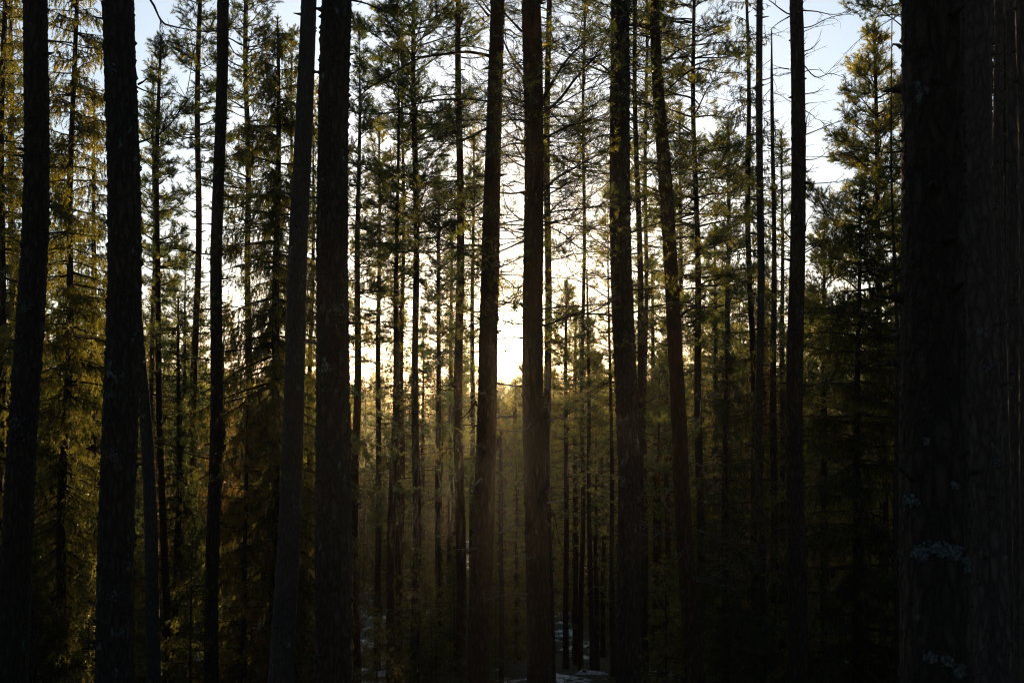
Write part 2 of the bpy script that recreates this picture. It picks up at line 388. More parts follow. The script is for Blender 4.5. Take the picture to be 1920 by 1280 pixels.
def pine_crown(st, z0, z1, R, rng, dens=1.0, nn=24, nl=.075, nw=.010, gap=.30, per=4, shape='round', dead_to=None, droop=.5, mats=None):
    mb = MB(); z = z0
    while z < z1 - .15:
        h = (z - z0) / max(z1 - z0, .1)
        if shape == 'round': prof = (math.sin(math.pi * min(1, .20 + h * .80)) ** .65)
        elif shape == 'cone': prof = (1 - h) ** .75 * (.55 + .45 * min(1, h * 4))
        else: prof = .6 + .4 * math.sin(h * 9)
        for k in range(per):
            if rng.uniform() < .12: continue
            az = rng.uniform(0, 6.283); L = max(R * prof * rng.uniform(.55, 1.15), .18)
            el = rng.uniform(-.25, .30) + h * .55
            p0 = st.pos(z + rng.uniform(-.06, .06)) - st.base
            P = limb_path(p0, az, el, L, droop * rng.uniform(-.3, 1.2), .16, rng, 8)
            r0 = min(st.rad(z) * .5, .010 + .014 * L)
            tube(mb, P, np.linspace(r0, .004, len(P)), 4, 0)
            pine_spray(mb, P, L, rng, dens, nn, nl, nw, t0=.25 + .2 * (1 - h))
        z += gap * rng.uniform(.6, 1.4)
    for s_ in (0, 1):                                       # leader
        p = st.pos(z1 - .25 * s_) - st.base
        pine_spray(mb, np.array([p - [0, 0, .5], p]), .5, rng, dens, nn, nl, nw, t0=.2, twl=.2)
    if dead_to is not None:
        z = dead_to
        while z < z0 + .8:
            az = rng.uniform(0, 6.283); L = rng.uniform(.3, 1.25) * R * .8
            p0 = st.pos(z) - st.base
            P = limb_path(p0, az, rng.uniform(-.45, .25), L, rng.uniform(-.5, .6), .2, rng, 8)
            tube(mb, P, np.linspace(.011, .003, len(P)), 4, 0); bare_twigs(mb, P, L, rng, 1.1)
            if rng.uniform() < .38: pine_spray(mb, P, L, rng, dens * .5, nn, nl, nw, t0=.6, twl=.25)
            z += rng.uniform(.04, .19)
    return mb.mesh('crown', mats or [M_WOOD, M_PINE])

def spruce_crown(st, z0, z1, R, rng, dens=1.0, nn=22, nl=.040, nw=.012, gap=.26, per=6, power=.8, hang=.45, mats=None, sparse=.1, sag=.35):
    mb = MB(); z = z0
    while z < z1 - .1:
        h = (z - z0) / max(z1 - z0, .1); prof = (1 - h) ** power
        for k in range(per):
            if rng.uniform() < sparse: continue
            az = rng.uniform(0, 6.283); L = max(R * prof * rng.uniform(.6, 1.15), .12)
            el = .35 * h - sag * (1 - h) + rng.uniform(-.15, .15)
            p0 = st.pos(z + rng.uniform(-.05, .05)) - st.base
            P = limb_path(p0, az, el, L, -.35 + .75 * (1 - h) * rng.uniform(0.2, 1), .10, rng, 8)
            tube(mb, P, np.linspace(min(.008 + .010 * L, st.rad(z) * .6), .003, len(P)), 4, 0)
            n = max(int(L * 26 * dens), 4); t = rng.uniform(.12, 1, n); A, D = along(P, t); u, v = basis(D)
            side = rng.choice([-1, 1], (n, 1)) * rng.uniform(.1, 1.0, (n, 1))
            dd = nrm(D * rng.uniform(.2, .8, (n, 1)) + u * side - np.array([0, 0, 1.]) * rng.uniform(-.1, 1.5, (n, 1)) * hang * 2 + rng.normal(0, .28, (n, 3)))
            ll = rng.uniform(.10, .45, n) * (.35 + .65 * min(1, L)) * (1.1 - .5 * t)
            sticks(mb, A, A + dd * ll[:, None], .004, 0)
            needles(mb, A, dd, ll, nn, nl, nw, .8, rng, 1)
            # second set: twigs hanging from the twigs
            tt = rng.uniform(.3, 1, n)[:, None]; A3 = A + dd * ll[:, None] * tt; d3 = nrm(dd * .6 + rng.normal(0, .35, (n, 3)) - np.array([0, 0, .8]) * hang * 2); l3 = ll * rng.uniform(.3, .8, n)
            sticks(mb, A3, A3 + d3 * l3[:, None], .003, 0); needles(mb, A3, d3, l3, nn, nl, nw, .8, rng, 1)
        z += gap * rng.uniform(.7, 1.3)
    p = st.pos(z1) - st.base
    for q in range(10):
        a = p - np.array([0, 0, .09 * q]); az = np.arange(5) * 1.257 + q; L = .07 + .028 * q
        D = nrm(np.stack([np.cos(az), np.sin(az), np.full(5, .55)], -1)); A = np.repeat(a[None], 5, 0)
        sticks(mb, A, A + D * L, .003, 0); needles(mb, A, D, L, nn, nl, nw, .8, rng, 1)
    needles(mb, (p - [0, 0, .9])[None], np.array([[0, 0, 1.]]), 1.0, 60, nl, nw, .7, rng, 1)
    return mb.mesh('crown', mats or [M_WOOD, M_SPRUCE])

def branch_obj(root, base, P, r0, rng, needle=0.0, twig=1.0, pale=False, sides=6, name='branch'):
    mb = MB(); P = np.asarray(P, float) - base
    L = float(np.sum(np.linalg.norm(np.diff(P, axis=0), axis=1)))
    # resample and roughen
    t = np.linspace(0, 1, max(8, int(L * 14))); k = t * (len(P) - 1); i = np.clip(k.astype(int), 0, len(P) - 2); f = (k - i)[:, None]
    # smooth (Catmull-Rom)
    Q = np.vstack([2 * P[0] - P[1], P, 2 * P[-1] - P[-2]]); a, b_, c, d = Q[i], Q[i + 1], Q[i + 2], Q[i + 3]
    S = .5 * ((2 * b_) + (c - a) * f + (2 * a - 5 * b_ + 4 * c - d) * f ** 2 + (3 * b_ - 3 * c + d - a) * f ** 3)
    S += np.cumsum(rng.normal(0, .006, S.shape), 0) * np.linspace(0, 1, len(S))[:, None]
    tube(mb, S, r0 * (1 - t * .78) * (1 + rng.normal(0, .08, len(t))), sides, 0)
    if twig > 0:
        bare_twigs(mb, S, L, rng, twig, 0, .0045)
        for _ in range(int(L * 1.6 * twig)):
            q = rng.uniform(.3, .9); A, D = along(S, np.array([q])); u, _v = basis(D)
            dv = (D[0] * .7 + u[0] * rng.choice([-1, 1]) * rng.uniform(.2, .7) + np.array([0, 0, rng.uniform(-.5, .6)]))
            az = math.atan2(dv[1], dv[0]); el = math.atan2(dv[2], math.hypot(dv[0], dv[1])); l2 = L * (1 - q) * rng.uniform(.5, 1.1) + .1
            P2 = limb_path(A[0], az, el, l2, rng.uniform(-.6, .6), .25, rng, 8)
            tube(mb, P2, np.linspace(r0 * (1 - q * .78) * .55, .003, 8), 4, 0); bare_twigs(mb, P2, l2, rng, twig, 0, .0035)
            if needle > 0: pine_spray(mb, P2, l2, rng, needle*.6, 14, .06, .005, t0=.3, twl=.25, tuft=.09, bare=.15)
    if needle > 0: pine_spray(mb, S, L, rng, needle*.6, 14, .06, .005, t0=.4, twl=.3, tuft=.09, bare=.2)
    return link(name, mb.mesh(name, [M_WOODP if pale else M_WOOD, M_PINE]), root)

def rand_branches(root, st, rng, za, zb, n, Lr, needle=0, twig=1., el=(-.2, .3), droop=(-.3, .6), r=(.008, .018), pale=False):
    for _ in range(n):
        z = rng.uniform(za, zb); L = rng.uniform(*Lr); az = rng.uniform(0, 6.283)
        p0 = st.pos(z); rr = st.rad(z)
        p0 = p0 + np.array([math.cos(az), math.sin(az), 0]) * rr * .6
        P = limb_path(p0, az, rng.uniform(*el), L, rng.uniform(*droop), .2, rng, 7)
        branch_obj(root, st.base, P, rng.uniform(*r), rng, needle, twig, pale, 5)

def lichen_patch(root, st, px, py, wpx, hpx, seed, n=70):
    """crusty lobes of lichen growing on the bark on the camera's side"""
    rng = np.random.default_rng(seed); mb = MB(); c = at(px, py, st.Y)
    s = st.Y / FPX
    for _ in range(int(n * 1.9)):
        g = np.clip(rng.normal(0, .36, 2), -.8, .8); z = c[2] + g[1] * hpx * s * .6
        ax = st.pos(z); R = st.rad(z)
        dx = (c[0] - ax[0]) + g[0] * wpx * s * .6
        th = math.asin(max(-.97, min(.97, dx / R)))
        nrmv = np.array([math.sin(th), -math.cos(th), 0]); tx = np.array([math.cos(th), math.sin(th), 0])
        q = ax + nrmv * (R * 1.05)
        r = rng.uniform(.003, .009); k = 9; a = np.arange(k) * 2 * math.pi / k
        rr = r * rng.uniform(.55, 1.25, k); lift = rng.uniform(.001, .007, k)
        ring = q + tx * (rr * np.cos(a))[:, None] + np.array([0, 0, 1.]) * (rr * np.sin(a))[:, None] + nrmv * lift[:, None]
        ring0 = ring - nrmv * (.010 + lift[:, None]); top = (q + nrmv * .003)[None]
        V = np.concatenate([ring, ring0, top]) - st.base
        j = np.arange(k); jn = (j + 1) % k
        mb.tris(V, np.concatenate([np.stack([j, jn, np.full(k, 2 * k)], 1), np.stack([j, j + k, jn], 1), np.stack([jn, j + k, jn + k], 1)]))
    return link('lichen_patch', mb.mesh('lichen_patch', [M_LICHEN]), root)

seedc = [100]
def tree(name, label, cat, pts, Y, height, bark, sides=24, dz=.12, rough=.03, group=None):
    seedc[0] += 1; sd = seedc[0]
    st = Stem(pts, Y, height, sd)
    root = bpy.data.objects.new(name, None); C.objects.link(root); root.empty_display_size = .3
    root.location = [float(a) for a in st.base]; tag(root, label, cat, group)
    link('trunk', trunk_mesh(st, sides, dz, rough, sd, bark), root)
    return root, st, np.random.default_rng(sd * 7)
def zpx(py, Y): return float(at(960, py, Y)[2])
def px_branch(root, st, pts, r0, rng, needle=0., twig=1., pale=False, dy=0.0):
    """branch through photo pixels; dy lets it run towards or away from the viewer"""
    n = len(pts); P = [at(p[0], p[1], st.Y) for p in pts]
    P = [at(p[0], p[1], st.Y + dy * i / (n - 1)) for i, p in enumerate(pts)]
    return branch_obj(root, st.base, P, r0, rng, needle, twig, pale)

G_FRONT = 'tall pine trunks standing in the foreground'
# ---- foreground trunks ----
r, s, g = tree('pine_tree', 'thick dark pine trunk at the left edge of the view', 'tree', [(71, 0, 43), (62, 300, 46), (50, 640, 50), (40, 900, 52), (26, 1280, 56)], 12.5, 20, M_BARK, 48, .03, .055, G_FRONT)
px_branch(r, s, [(72, 435), (110, 437), (155, 440), (195, 441)], .011, g, 0, .5)
px_branch(r, s, [(88, 77), (130, 80), (170, 90), (200, 96)], .013, g, 0, .6)
px_branch(r, s, [(85, 300), (105, 275), (135, 262)], .008, g, 0, .8, dy=.5)
px_branch(r, s, [(80, 385), (98, 390), (107, 378)], .012, g, 0, 2.)
rand_branches(r, s, g, zpx(1200, 12.5), zpx(100, 12.5), 7, (.08, .4), 0, .6)
lichen_patch(r, s, 44, 790, 26, 30, 1, 30); lichen_patch(r, s, 54, 578, 30, 24, 2, 30)

r, s, g = tree('pine_tree', 'thick lichen-spotted pine trunk, second thick one from the left', 'tree', [(230, 0, 57), (228, 300, 58), (224, 640, 63), (220, 960, 64), (217, 1280, 68)], 11, 20, M_BARKL, 52, .03, .058, G_FRONT)
px_branch(r, s, [(258, 159), (275, 149), (289, 140)], .011, g, 0, 0)
px_branch(r, s, [(258, -30), (285, 5), (302, 40), (330, 50), (370, 58), (410, 62)], .014, g, 0, 1.2)
px_branch(r, s, [(258, 268), (275, 262), (300, 250), (330, 215), (352, 150), (360, 80)], .010, g, 0.2, 1.1, dy=-.4)
px_branch(r, s, [(258, 360), (270, 385), (285, 405)], .008, g, 0, .6)
px_branch(r, s, [(196, 35), (170, 30), (150, 8)], .010, g, 0, .8)
rand_branches(r, s, g, zpx(1200, 11), zpx(50, 11), 9, (.08, .45), 0, .7)
for k, (a, b_, c, d) in enumerate([(217, 740, 20, 18), (222, 850, 24, 26), (222, 1110, 26, 22), (232, 1180, 20, 20), (226, 140, 24, 26)]): lichen_patch(r, s, a, b_, c, d, 10 + k, 26)

r, s, g = tree('pine_tree', 'smooth grey-brown leaning trunk just left of the thick cracked-bark pine', 'tree', [(577, 0, 29), (570, 300, 34), (556, 640, 36), (541, 900, 40), (527, 1280, 45)], 15, 21, M_BARKG, 32, .05, .022, G_FRONT)
rand_branches(r, s, g, zpx(1200, 15), zpx(50, 15), 5, (.06, .3), 0, .6)

r, s, g = tree('pine_tree', 'thickest upright pine left of centre with deeply cracked bark from top to bottom', 'tree', [(630, 0, 56), (627, 300, 57), (624, 640, 60), (622, 960, 66), (624, 1280, 69)], 11, 21, M_BARKL, 56, .026, .060, G_FRONT)
px_branch(r, s, [(655, 347), (672, 348), (690, 351)], .013, g, 0, .5)
px_branch(r, s, [(655, 428), (675, 427), (692, 430)], .012, g, 0, .5)
px_branch(r, s, [(657, 52), (668, 44), (664, 38)], .008, g, 0, .6)
px_branch(r, s, [(657, 0), (680, 4), (715, 14), (750, 26)], .012, g, 0, .8)
rand_branches(r, s, g, zpx(1200, 11), zpx(50, 11), 8, (.06, .35), 0, .6)
lichen_patch(r, s, 634, 580, 30, 24, 21, 34)

r, s, g = tree('pine_tree', 'dark straight trunk between the leaning grey trunk and the lichen-spotted thick pine', 'tree', [(416, 0, 22), (410, 300, 21), (407, 640, 22), (402, 900, 24), (397, 1280, 26)], 20, 22, M_BARK, 24, .06, .03, G_FRONT)
px_branch(r, s, [(425, 70), (440, 100), (470, 118), (500, 124)], .012, g, 0, 1.)
px_branch(r, s, [(405, 30), (390, 60), (370, 95), (355, 120)], .014, g, .2, 1.)
rand_branches(r, s, g, zpx(1000, 20), zpx(0, 20), 26, (.3, 1.6), 0.1, 1.3)

# the two trunks that frame the sun
r, s, g = tree('pine_tree', 'leaning pine trunk directly left of the low sun, warm bark glowing at its edge', 'tree', [(930, 0, 26), (927, 300, 30), (922, 500, 34), (915, 640, 35), (906, 900, 38), (899, 1280, 43)], 16, 22, M_BARKO, 40, .035, .042, G_FRONT)
for pts, rr, nd in [
    ([(917, 105), (880, 98), (840, 100), (790, 108), (740, 135), (690, 165), (662, 188)], .026, .5),
    ([(915, 190), (870, 186), (800, 190), (740, 205), (690, 225)], .020, .6),
    ([(913, 240), (870, 262), (830, 270), (770, 282)], .016, .3),
    ([(912, 285), (890, 280), (868, 272), (845, 240)], .013, .2),
    ([(910, 375), (880, 395), (850, 402), (800, 398)], .014, .2),
    ([(906, 462), (880, 460), (840, 466), (800, 476), (770, 474)], .019, .15),
    ([(900, 330), (885, 315), (872, 300)], .010, 0),
    ([(942, 150), (962, 180), (968, 230), (985, 290)], .014, .15),
    ([(942, 60), (965, 75), (975, 110)], .013, .2),
    ([(941, 345), (955, 352), (972, 368)], .010, 0),
    ([(938, 510), (955, 508), (975, 512)], .009, 0),
    ([(916, 30), (895, 5), (870, -20)], .018, .3),
    ([(893, 752), (880, 770), (858, 790), (842, 800)], .017, 0),
    ([(935, 575), (946, 572), (958, 580)], .008, 0)]:
    px_branch(r, s, pts, rr, g, nd, 1.1, dy=float(g.uniform(-.6, .9)))
rand_branches(r, s, g, zpx(640, 16), zpx(0, 16), 40, (.5, 1.9), .12, 1.7, (-.2, .35), (-.8, .5), (.008, .016))
rand_branches(r, s, g, zpx(1150, 16), zpx(700, 16), 8, (.3, .9), 0, .8, pale=True)

r, s, g = tree('pine_tree', 'straight pine trunk directly right of the low sun with long rising limbs', 'tree', [(996, 0, 37), (998, 300, 36), (1001, 640, 38), (1005, 900, 41), (1008, 1280, 46)], 15, 22, M_BARKO, 40, .035, .042, G_FRONT)
for pts, rr, nd in [
    ([(1014, 200), (1030, 165), (1060, 120), (1100, 80), (1142, 58)], .030, .25),
    ([(1014, 215), (1045, 190), (1085, 140), (1120, 100), (1150, 40)], .024, .15),
    ([(1016, 262), (1060, 240), (1110, 224), (1142, 215)], .019, .4),
    ([(1017, 356), (1050, 330), (1090, 310), (1140, 285)], .020, .3),
    ([(1018, 410), (1060, 372), (1100, 350)], .013, .3),
    ([(1016, 95), (1050, 75), (1090, 70)], .015, .5),
    ([(979, 60), (950, 30), (930, 10)], .018, .3),
    ([(980, 130), (955, 100), (935, 60), (905, 40)], .018, .2),
    ([(979, 245), (960, 225), (945, 190)], .013, 0),
    ([(982, 300), (965, 270), (950, 262)], .012, 0),
    ([(982, 345), (962, 340), (945, 352)], .010, 0),
    ([(983, 550), (970, 555), (955, 548)], .009, 0),
    ([(1020, 612), (1070, 590), (1120, 575), (1150, 560)], .013, .3),
    ([(1020, 420), (1060, 440), (1090, 465), (1120, 455)], .012, .2),
    ([(978, 505), (960, 490), (945, 505)], .008, 0),
    ([(1022, 945), (1038, 960), (1045, 1000), (1048, 1020)], .010, 0)]:
    px_branch(r, s, pts, rr, g, nd, 1.1, dy=float(g.uniform(-.6, .9)))
rand_branches(r, s, g, zpx(620, 15), zpx(0, 15), 36, (.5, 1.8), .15, 1.7, (-.2, .5), (-.8, .5), (.008, .016))
rand_branches(r, s, g, zpx(1200, 15), zpx(700, 15), 6, (.2, .7), 0, .8, pale=True)

r, s, g = tree('pine_tree', 'dark rough-barked pine right of centre with short needle twigs on its upper trunk', 'tree', [(1160, 0, 35), (1165, 300, 38), (1170, 640, 41), (1176, 900, 41), (1181, 1280, 46)], 16, 21, M_BARKL, 40, .035, .055, G_FRONT)
for pts, rr in [([(1150, 120), (1120, 150), (1095, 200), (1080, 260)], .011), ([(1150, 250), (1110, 262), (1075, 300), (1055, 345)], .012), ([(1152, 330), (1120, 360), (1090, 375), (1050, 368)], .010),
                ([(1152, 440), (1115, 430), (1080, 445), (1050, 480)], .010), ([(1153, 560), (1110, 585), (1060, 598), (1035, 625)], .013), ([(1190, 180), (1215, 200), (1228, 240)], .010), ([(1192, 300), (1215, 310), (1235, 345)], .010)]:
    px_branch(r, s, pts, rr, g, .05, 1.8, dy=float(g.uniform(-.8, .8)))
rand_branches(r, s, g, zpx(900, 16), zpx(0, 16), 24, (.1, .6), .5, .9)
rand_branches(r, s, g, zpx(640, 16), zpx(0, 16), 22, (.4, 1.7), .2, 1.5)
px_branch(r, s, [(1150, 1130), (1120, 1100), (1100, 1105)], .010, g, 0, .6, True)
lichen_patch(r, s, 1166, 900, 22, 20, 31, 26)

r, s, g = tree('thin_dark_tree', 'thin dark stem pressed against the right side of the rough-barked pine', 'tree', [(1192, 0, 7), (1196, 400, 10), (1199, 640, 12), (1203, 900, 12), (1210, 1280, 13)], 19, 18, M_BARK, 16, .08, .03, G_FRONT)
rand_branches(r, s, g, zpx(900, 19), zpx(0, 19), 30, (.3, 1.5), .1, 1.4)

r, s, g = tree('pine_tree', 'pine trunk leaning and bending to the left towards its top, right of the twin stems', 'tree', [(1228, 0, 18), (1235, 150, 21), (1246, 320, 26), (1256, 500, 26), (1264, 640, 27), (1275, 800, 29), (1285, 1000, 31), (1300, 1280, 33)], 18, 21, M_BARKO, 28, .05, .028, G_FRONT)
for pts, rr, nd, pl in [
    ([(1244, 118), (1280, 90), (1330, 82), (1400, 74)], .020, .4, False),
    ([(1250, 170), (1300, 130), (1350, 135), (1410, 136)], .018, .3, False),
    ([(1268, 412), (1300, 402), (1350, 405), (1400, 408)], .020, .3, False),
    ([(1262, 480), (1300, 470), (1345, 460)], .014, .3, False),
    ([(1276, 592), (1300, 578), (1350, 572), (1405, 556)], .026, .1, False),
    ([(1280, 610), (1320, 592), (1370, 580)], .018, 0, False),
    ([(1290, 790), (1315, 780), (1320, 745), (1355, 738), (1400, 732)], .020, 0, True),
    ([(1262, 965), (1245, 940), (1262, 905), (1272, 885)], .014, 0, True),
    ([(1280, 990), (1285, 1010), (1292, 1050)], .012, 0, True),
    ([(1268, 995), (1235, 1000), (1212, 1025)], .014, 0, True),
    ([(1300, 990), (1350, 1010), (1400, 1040), (1430, 1070)], .012, 0, True),
    ([(1258, 1078), (1230, 1076), (1212, 1080)], .012, 0, True),
    ([(1230, 60), (1215, 80), (1210, 150), (1198, 175)], .012, .2, False)]:
    px_branch(r, s, pts, rr, g, nd, 1.0, pl, dy=float(g.uniform(-.6, .6)))
rand_branches(r, s, g, zpx(750, 18), zpx(0, 18), 34, (.5, 2.1), .25, 1.6)
rand_branches(r, s, g, zpx(1200, 18), zpx(750, 18), 8, (.3, 1.1), 0, .9, pale=True)

r, s, g = tree('pine_tree', 'straight dark trunk with short bare twigs against open sky, left of the sunlit crown', 'tree', [(1493, 0, 25), (1494, 300, 27), (1494, 640, 30), (1493, 960, 33), (1492, 1280, 36)], 17, 21, M_BARK, 28, .05, .03, G_FRONT)
for pts, rr in [([(1506, 20), (1530, 22), (1560, 27), (1590, 20)], .012), ([(1506, 60), (1520, 54), (1533, 47)], .009), ([(1507, 97), (1525, 90), (1540, 72)], .011),
    ([(1507, 122), (1530, 145), (1560, 138), (1590, 148)], .011), ([(1508, 135), (1525, 130), (1545, 132)], .009), ([(1508, 177), (1530, 172), (1546, 160)], .009),
    ([(1510, 253), (1545, 240), (1585, 225), (1612, 212)], .011), ([(1510, 300), (1535, 297), (1557, 284)], .010), ([(1482, 30), (1465, 40), (1445, 55)], .013),
    ([(1508, 445), (1525, 440), (1545, 425)], .009), ([(1510, 345), (1560, 342), (1600, 336)], .009), ([(1480, 130), (1460, 128), (1440, 134)], .011)]:
    px_branch(r, s, pts, rr, g, 0, 1., dy=float(g.uniform(-.3, .3)))
rand_branches(r, s, g, zpx(1100, 17), zpx(0, 17), 36, (.15, .9), 0, 1.2)

r, s, g = tree('pine_tree', 'nearest and widest trunk, black bark with pale lichen crusts low down, right side', 'tree', [(1741, 0, 114), (1748, 300, 116), (1757, 640, 122), (1762, 960, 123), (1767, 1280, 126)], 5.6, 19, M_BARK, 84, .015, .032, G_FRONT)
px_branch(r, s, [(1690, 284), (1660, 286), (1620, 280), (1552, 270)], .006, g, 0, .4)
px_branch(r, s, [(1692, 504), (1650, 505), (1610, 500), (1570, 494)], .005, g, 0, .4)
px_branch(r, s, [(1797, 100), (1830, 84), (1870, 64)], .010, g, 0, .4)
px_branch(r, s, [(1690, 90), (1678, 86), (1672, 92)], .012, g, 0, .0)
px_branch(r, s, [(1692, 315), (1670, 316), (1650, 310)], .005, g, 0, .5)
for k, a in enumerate([(1745, 1022, 46, 26, 80), (1770, 1030, 42, 24, 70), (1718, 1035, 22, 32, 50), (1800, 1055, 22, 26, 40), (1730, 1222, 22, 26, 40), (1757, 1226, 24, 22, 40), (1778, 1245, 26, 22, 45), (1706, 938, 22, 22, 36), (1776, 907, 18, 12, 20), (1728, 826, 10, 12, 12)]):
    lichen_patch(r, s, *a[:4], 40 + k, a[4])

r, s, g = tree('pine_tree', 'wide dark trunk with thin rim of light, next right of the nearest trunk', 'tree', [(1838, 0, 56), (1837, 300, 57), (1840, 640, 62), (1850, 960, 64), (1861, 1280, 66)], 9.5, 20, M_BARKB, 48, .03, .05, G_FRONT)
rand_branches(r, s, g, zpx(1200, 9.5), zpx(0, 9.5), 10, (.1, .5), 0, .8)
px_branch(r, s, [(1860, 125), (1880, 130), (1915, 148)], .008, g, 0, .5)
for k, a in enumerate([(1842, 690, 24, 16, 26), (1862, 865, 20, 20, 26)]): lichen_patch(r, s, *a[:4], 60 + k, a[4])
r, s, g = tree('pine_tree', 'narrow dark trunk half hidden between the two wide trunks at far right', 'tree', [(1874, 0, 17), (1872, 300, 18), (1878, 640, 19), (1886, 960, 20), (1894, 1280, 21)], 14, 18, M_BARKB, 22, .06, .03, G_FRONT)
r, s, g = tree('pine_tree', 'dark trunk with lit left edge, last but one at the right border', 'tree', [(1894, 0, 21), (1898, 300, 23), (1903, 640, 25), (1908, 960, 26), (1912, 1280, 27)], 12, 18, M_BARKB, 24, .05, .03, G_FRONT)
rand_branches(r, s, g, zpx(900, 12), zpx(0, 12), 8, (.2, .6), 0, .8)
px_branch(r, s, [(1886, 300), (1900, 310), (1918, 315)], .008, g, 0, .6)
r, s, g = tree('pine_tree', 'dark trunk cut off by the right border of the photo', 'tree', [(1922, 0, 34), (1926, 300, 34), (1930, 640, 36), (1934, 960, 36), (1938, 1280, 37)], 10.5, 19, M_BARKB, 30, .05, .03, G_FRONT)
r, s, g = tree('pine_tree', 'slim dark stem showing in the gap just right of the nearest trunk', 'tree', [(1802, 0, 12), (1803, 300, 12), (1808, 640, 12), (1813, 1280, 13)], 18, 18, M_BARK, 18, .08, .03, G_FRONT)

# ---- middle distance ----
G_MID = 'slender trees between the foreground trunks'
r, s, g = tree('pine_tree', 'grey trunk leaning left as it rises, emerging from behind the second thick pine', 'tree', [(250, 420, 17), (262, 640, 18), (272, 800, 22), (283, 1000, 24), (292, 1280, 26)], 19, 19, M_BARKG, 20, .08, .02, G_MID)
r, s, g = tree('spruce_tree', 'drooping spruce with hanging golden boughs between the two thick left trunks', 'spruce', [(143, 60, 8), (133, 350, 11), (127, 640, 13), (122, 800, 15), (113, 1280, 18)], 23, 20.0, M_BARKS, 18, .1, .02, G_MID)
link('crown', spruce_crown(s, zpx(1400, 23), s.zt, 1.75, g, 1.1, hang=.7, gap=.24, sparse=.12, power=.62, sag=.6), r)
r, s, g = tree('pine_tree', 'thin sunlit trunk behind the dark bare stem with the pointed pine top', 'tree', [(289, 250, 6), (287, 640, 8), (283, 800, 9), (290, 1280, 10)], 33, 17.5, M_BARKO, 12, .15, .02, G_MID)
link('crown', pine_crown(s, zpx(620, 33), s.zt, 1.0, g, .9, shape='cone', dead_to=zpx(900, 33)), r)
r, s, g = tree('pine_tree', 'dark slim pine with a pointed leader reaching into the blue gap upper left', 'tree', [(301, 70, 3), (297, 150, 6), (294, 300, 9), (296, 640, 10), (300, 800, 11), (308, 1000, 13), (316, 1280, 14)], 25, 0.1, M_BARK, 16, .1, .02, G_MID)
link('crown', pine_crown(s, zpx(560, 25), s.zt, .95, g, .8, shape='cone', dead_to=zpx(800, 25)), r)
r, s, g = tree('pine_tree', 'orange-lit slim pine with a dense bright crown left of the dark straight trunk', 'tree', [(376, 0, 8), (372, 200, 10), (370, 400, 11), (368, 640, 12), (362, 800, 14), (357, 1280, 16)], 27, 22, M_BARKO, 18, .1, .02, G_MID)
link('crown', pine_crown(s, zpx(330, 27), s.zt, 1.05, g, 1.0, shape='cone', gap=.3, dead_to=zpx(760, 27)), r)
r, s, g = tree('spruce_tree', 'dark pointed spruce with long sagging boughs, left of the leaning grey trunk', 'spruce', [(521, 35, 3), (522, 100, 6), (519, 400, 12), (518, 640, 14), (515, 1000, 16), (512, 1280, 18)], 23, 0.1, M_BARKS, 18, .1, .02, G_MID)
link('crown', spruce_crown(s, zpx(1350, 23), s.zt, 2.7, g, 1.25, hang=.75, power=.55, sparse=.05, gap=.24, sag=.95), r)
r, s, g = tree('pine_tree', 'red-barked slim pine just right of the thick cracked-bark pine', 'tree', [(673, 200, 5), (672, 400, 9), (670, 640, 12), (666, 900, 16), (665, 1280, 18)], 27, 16.0, M_BARKO, 18, .1, .02, G_MID)
link('crown', pine_crown(s, zpx(560, 27), s.zt, .95, g, .9, shape='cone', dead_to=zpx(980, 27)), r)
r, s, g = tree('pine_tree', 'thin reddish stem between the leaning grey trunk and thick cracked-bark pine', 'tree', [(586, 400, 6), (583, 640, 8), (580, 900, 10), (563, 1200, 15)], 28, 15.0, M_BARKO, 14, .12, .02, G_MID)
link('crown', pine_crown(s, zpx(500, 28), s.zt, .8, g, .8, shape='cone', dead_to=zpx(900, 28)), r)
r, s, g = tree('pine_tree', 'left stem of the close pair of thin trunks left of the broad pine crown', 'tree', [(746, 250, 5), (745, 500, 8), (742, 700, 12), (736, 900, 14), (732, 1280, 17)], 26, 16.5, M_BARK, 16, .1, .02, G_MID)
link('crown', pine_crown(s, zpx(520, 26), s.zt, .8, g, .6, shape='cone', dead_to=zpx(900, 26)), r)
r, s, g = tree('pine_tree', 'right stem of the close pair of thin trunks, reddish bark', 'tree', [(755, 250, 5), (756, 500, 7), (753, 700, 9), (752, 900, 10), (749, 1280, 13)], 28, 16.5, M_BARKO, 14, .12, .02, G_MID)
link('crown', pine_crown(s, zpx(560, 28), s.zt, .7, g, .6, shape='cone', dead_to=zpx(900, 28)), r)
r, s, g = tree('pine_tree', 'pine with the broad dense crown filling the sky left of centre', 'tree', [(776, 0, 6), (777, 150, 9), (778, 300, 11), (780, 640, 12), (780, 1000, 16), (779, 1280, 18)], 26, 21, M_BARK, 18, .1, .02, G_MID)
link('crown', pine_crown(s, zpx(470, 26), s.zt, 1.75, g, 1.0, gap=.26, dead_to=zpx(1000, 26), droop=.35), r)
r, s, g = tree('pine_tree', 'very thin stem midway between the broad-crowned pine and the reddish bare trunk', 'tree', [(823, 330, 4), (823, 500, 7), (822, 640, 8), (821, 900, 10), (822, 1280, 12)], 32, 0.1, M_BARK, 12, .15, .02, G_MID)
link('crown', pine_crown(s, zpx(700, 32), s.zt, 1.0, g, .9, shape='cone', dead_to=zpx(950, 32)), r)
r, s, g = tree('pine_tree', 'hair-thin distant stem touching the left side of the reddish bare trunk', 'tree', [(846, 430, 4), (846, 640, 7), (844, 900, 9), (843, 1280, 10)], 36, 0.1, M_BARK, 10, .2, .02, G_MID)
link('crown', pine_crown(s, zpx(760, 36), s.zt, 1.1, g, .9, shape='cone', dead_to=zpx(900, 36)), r)
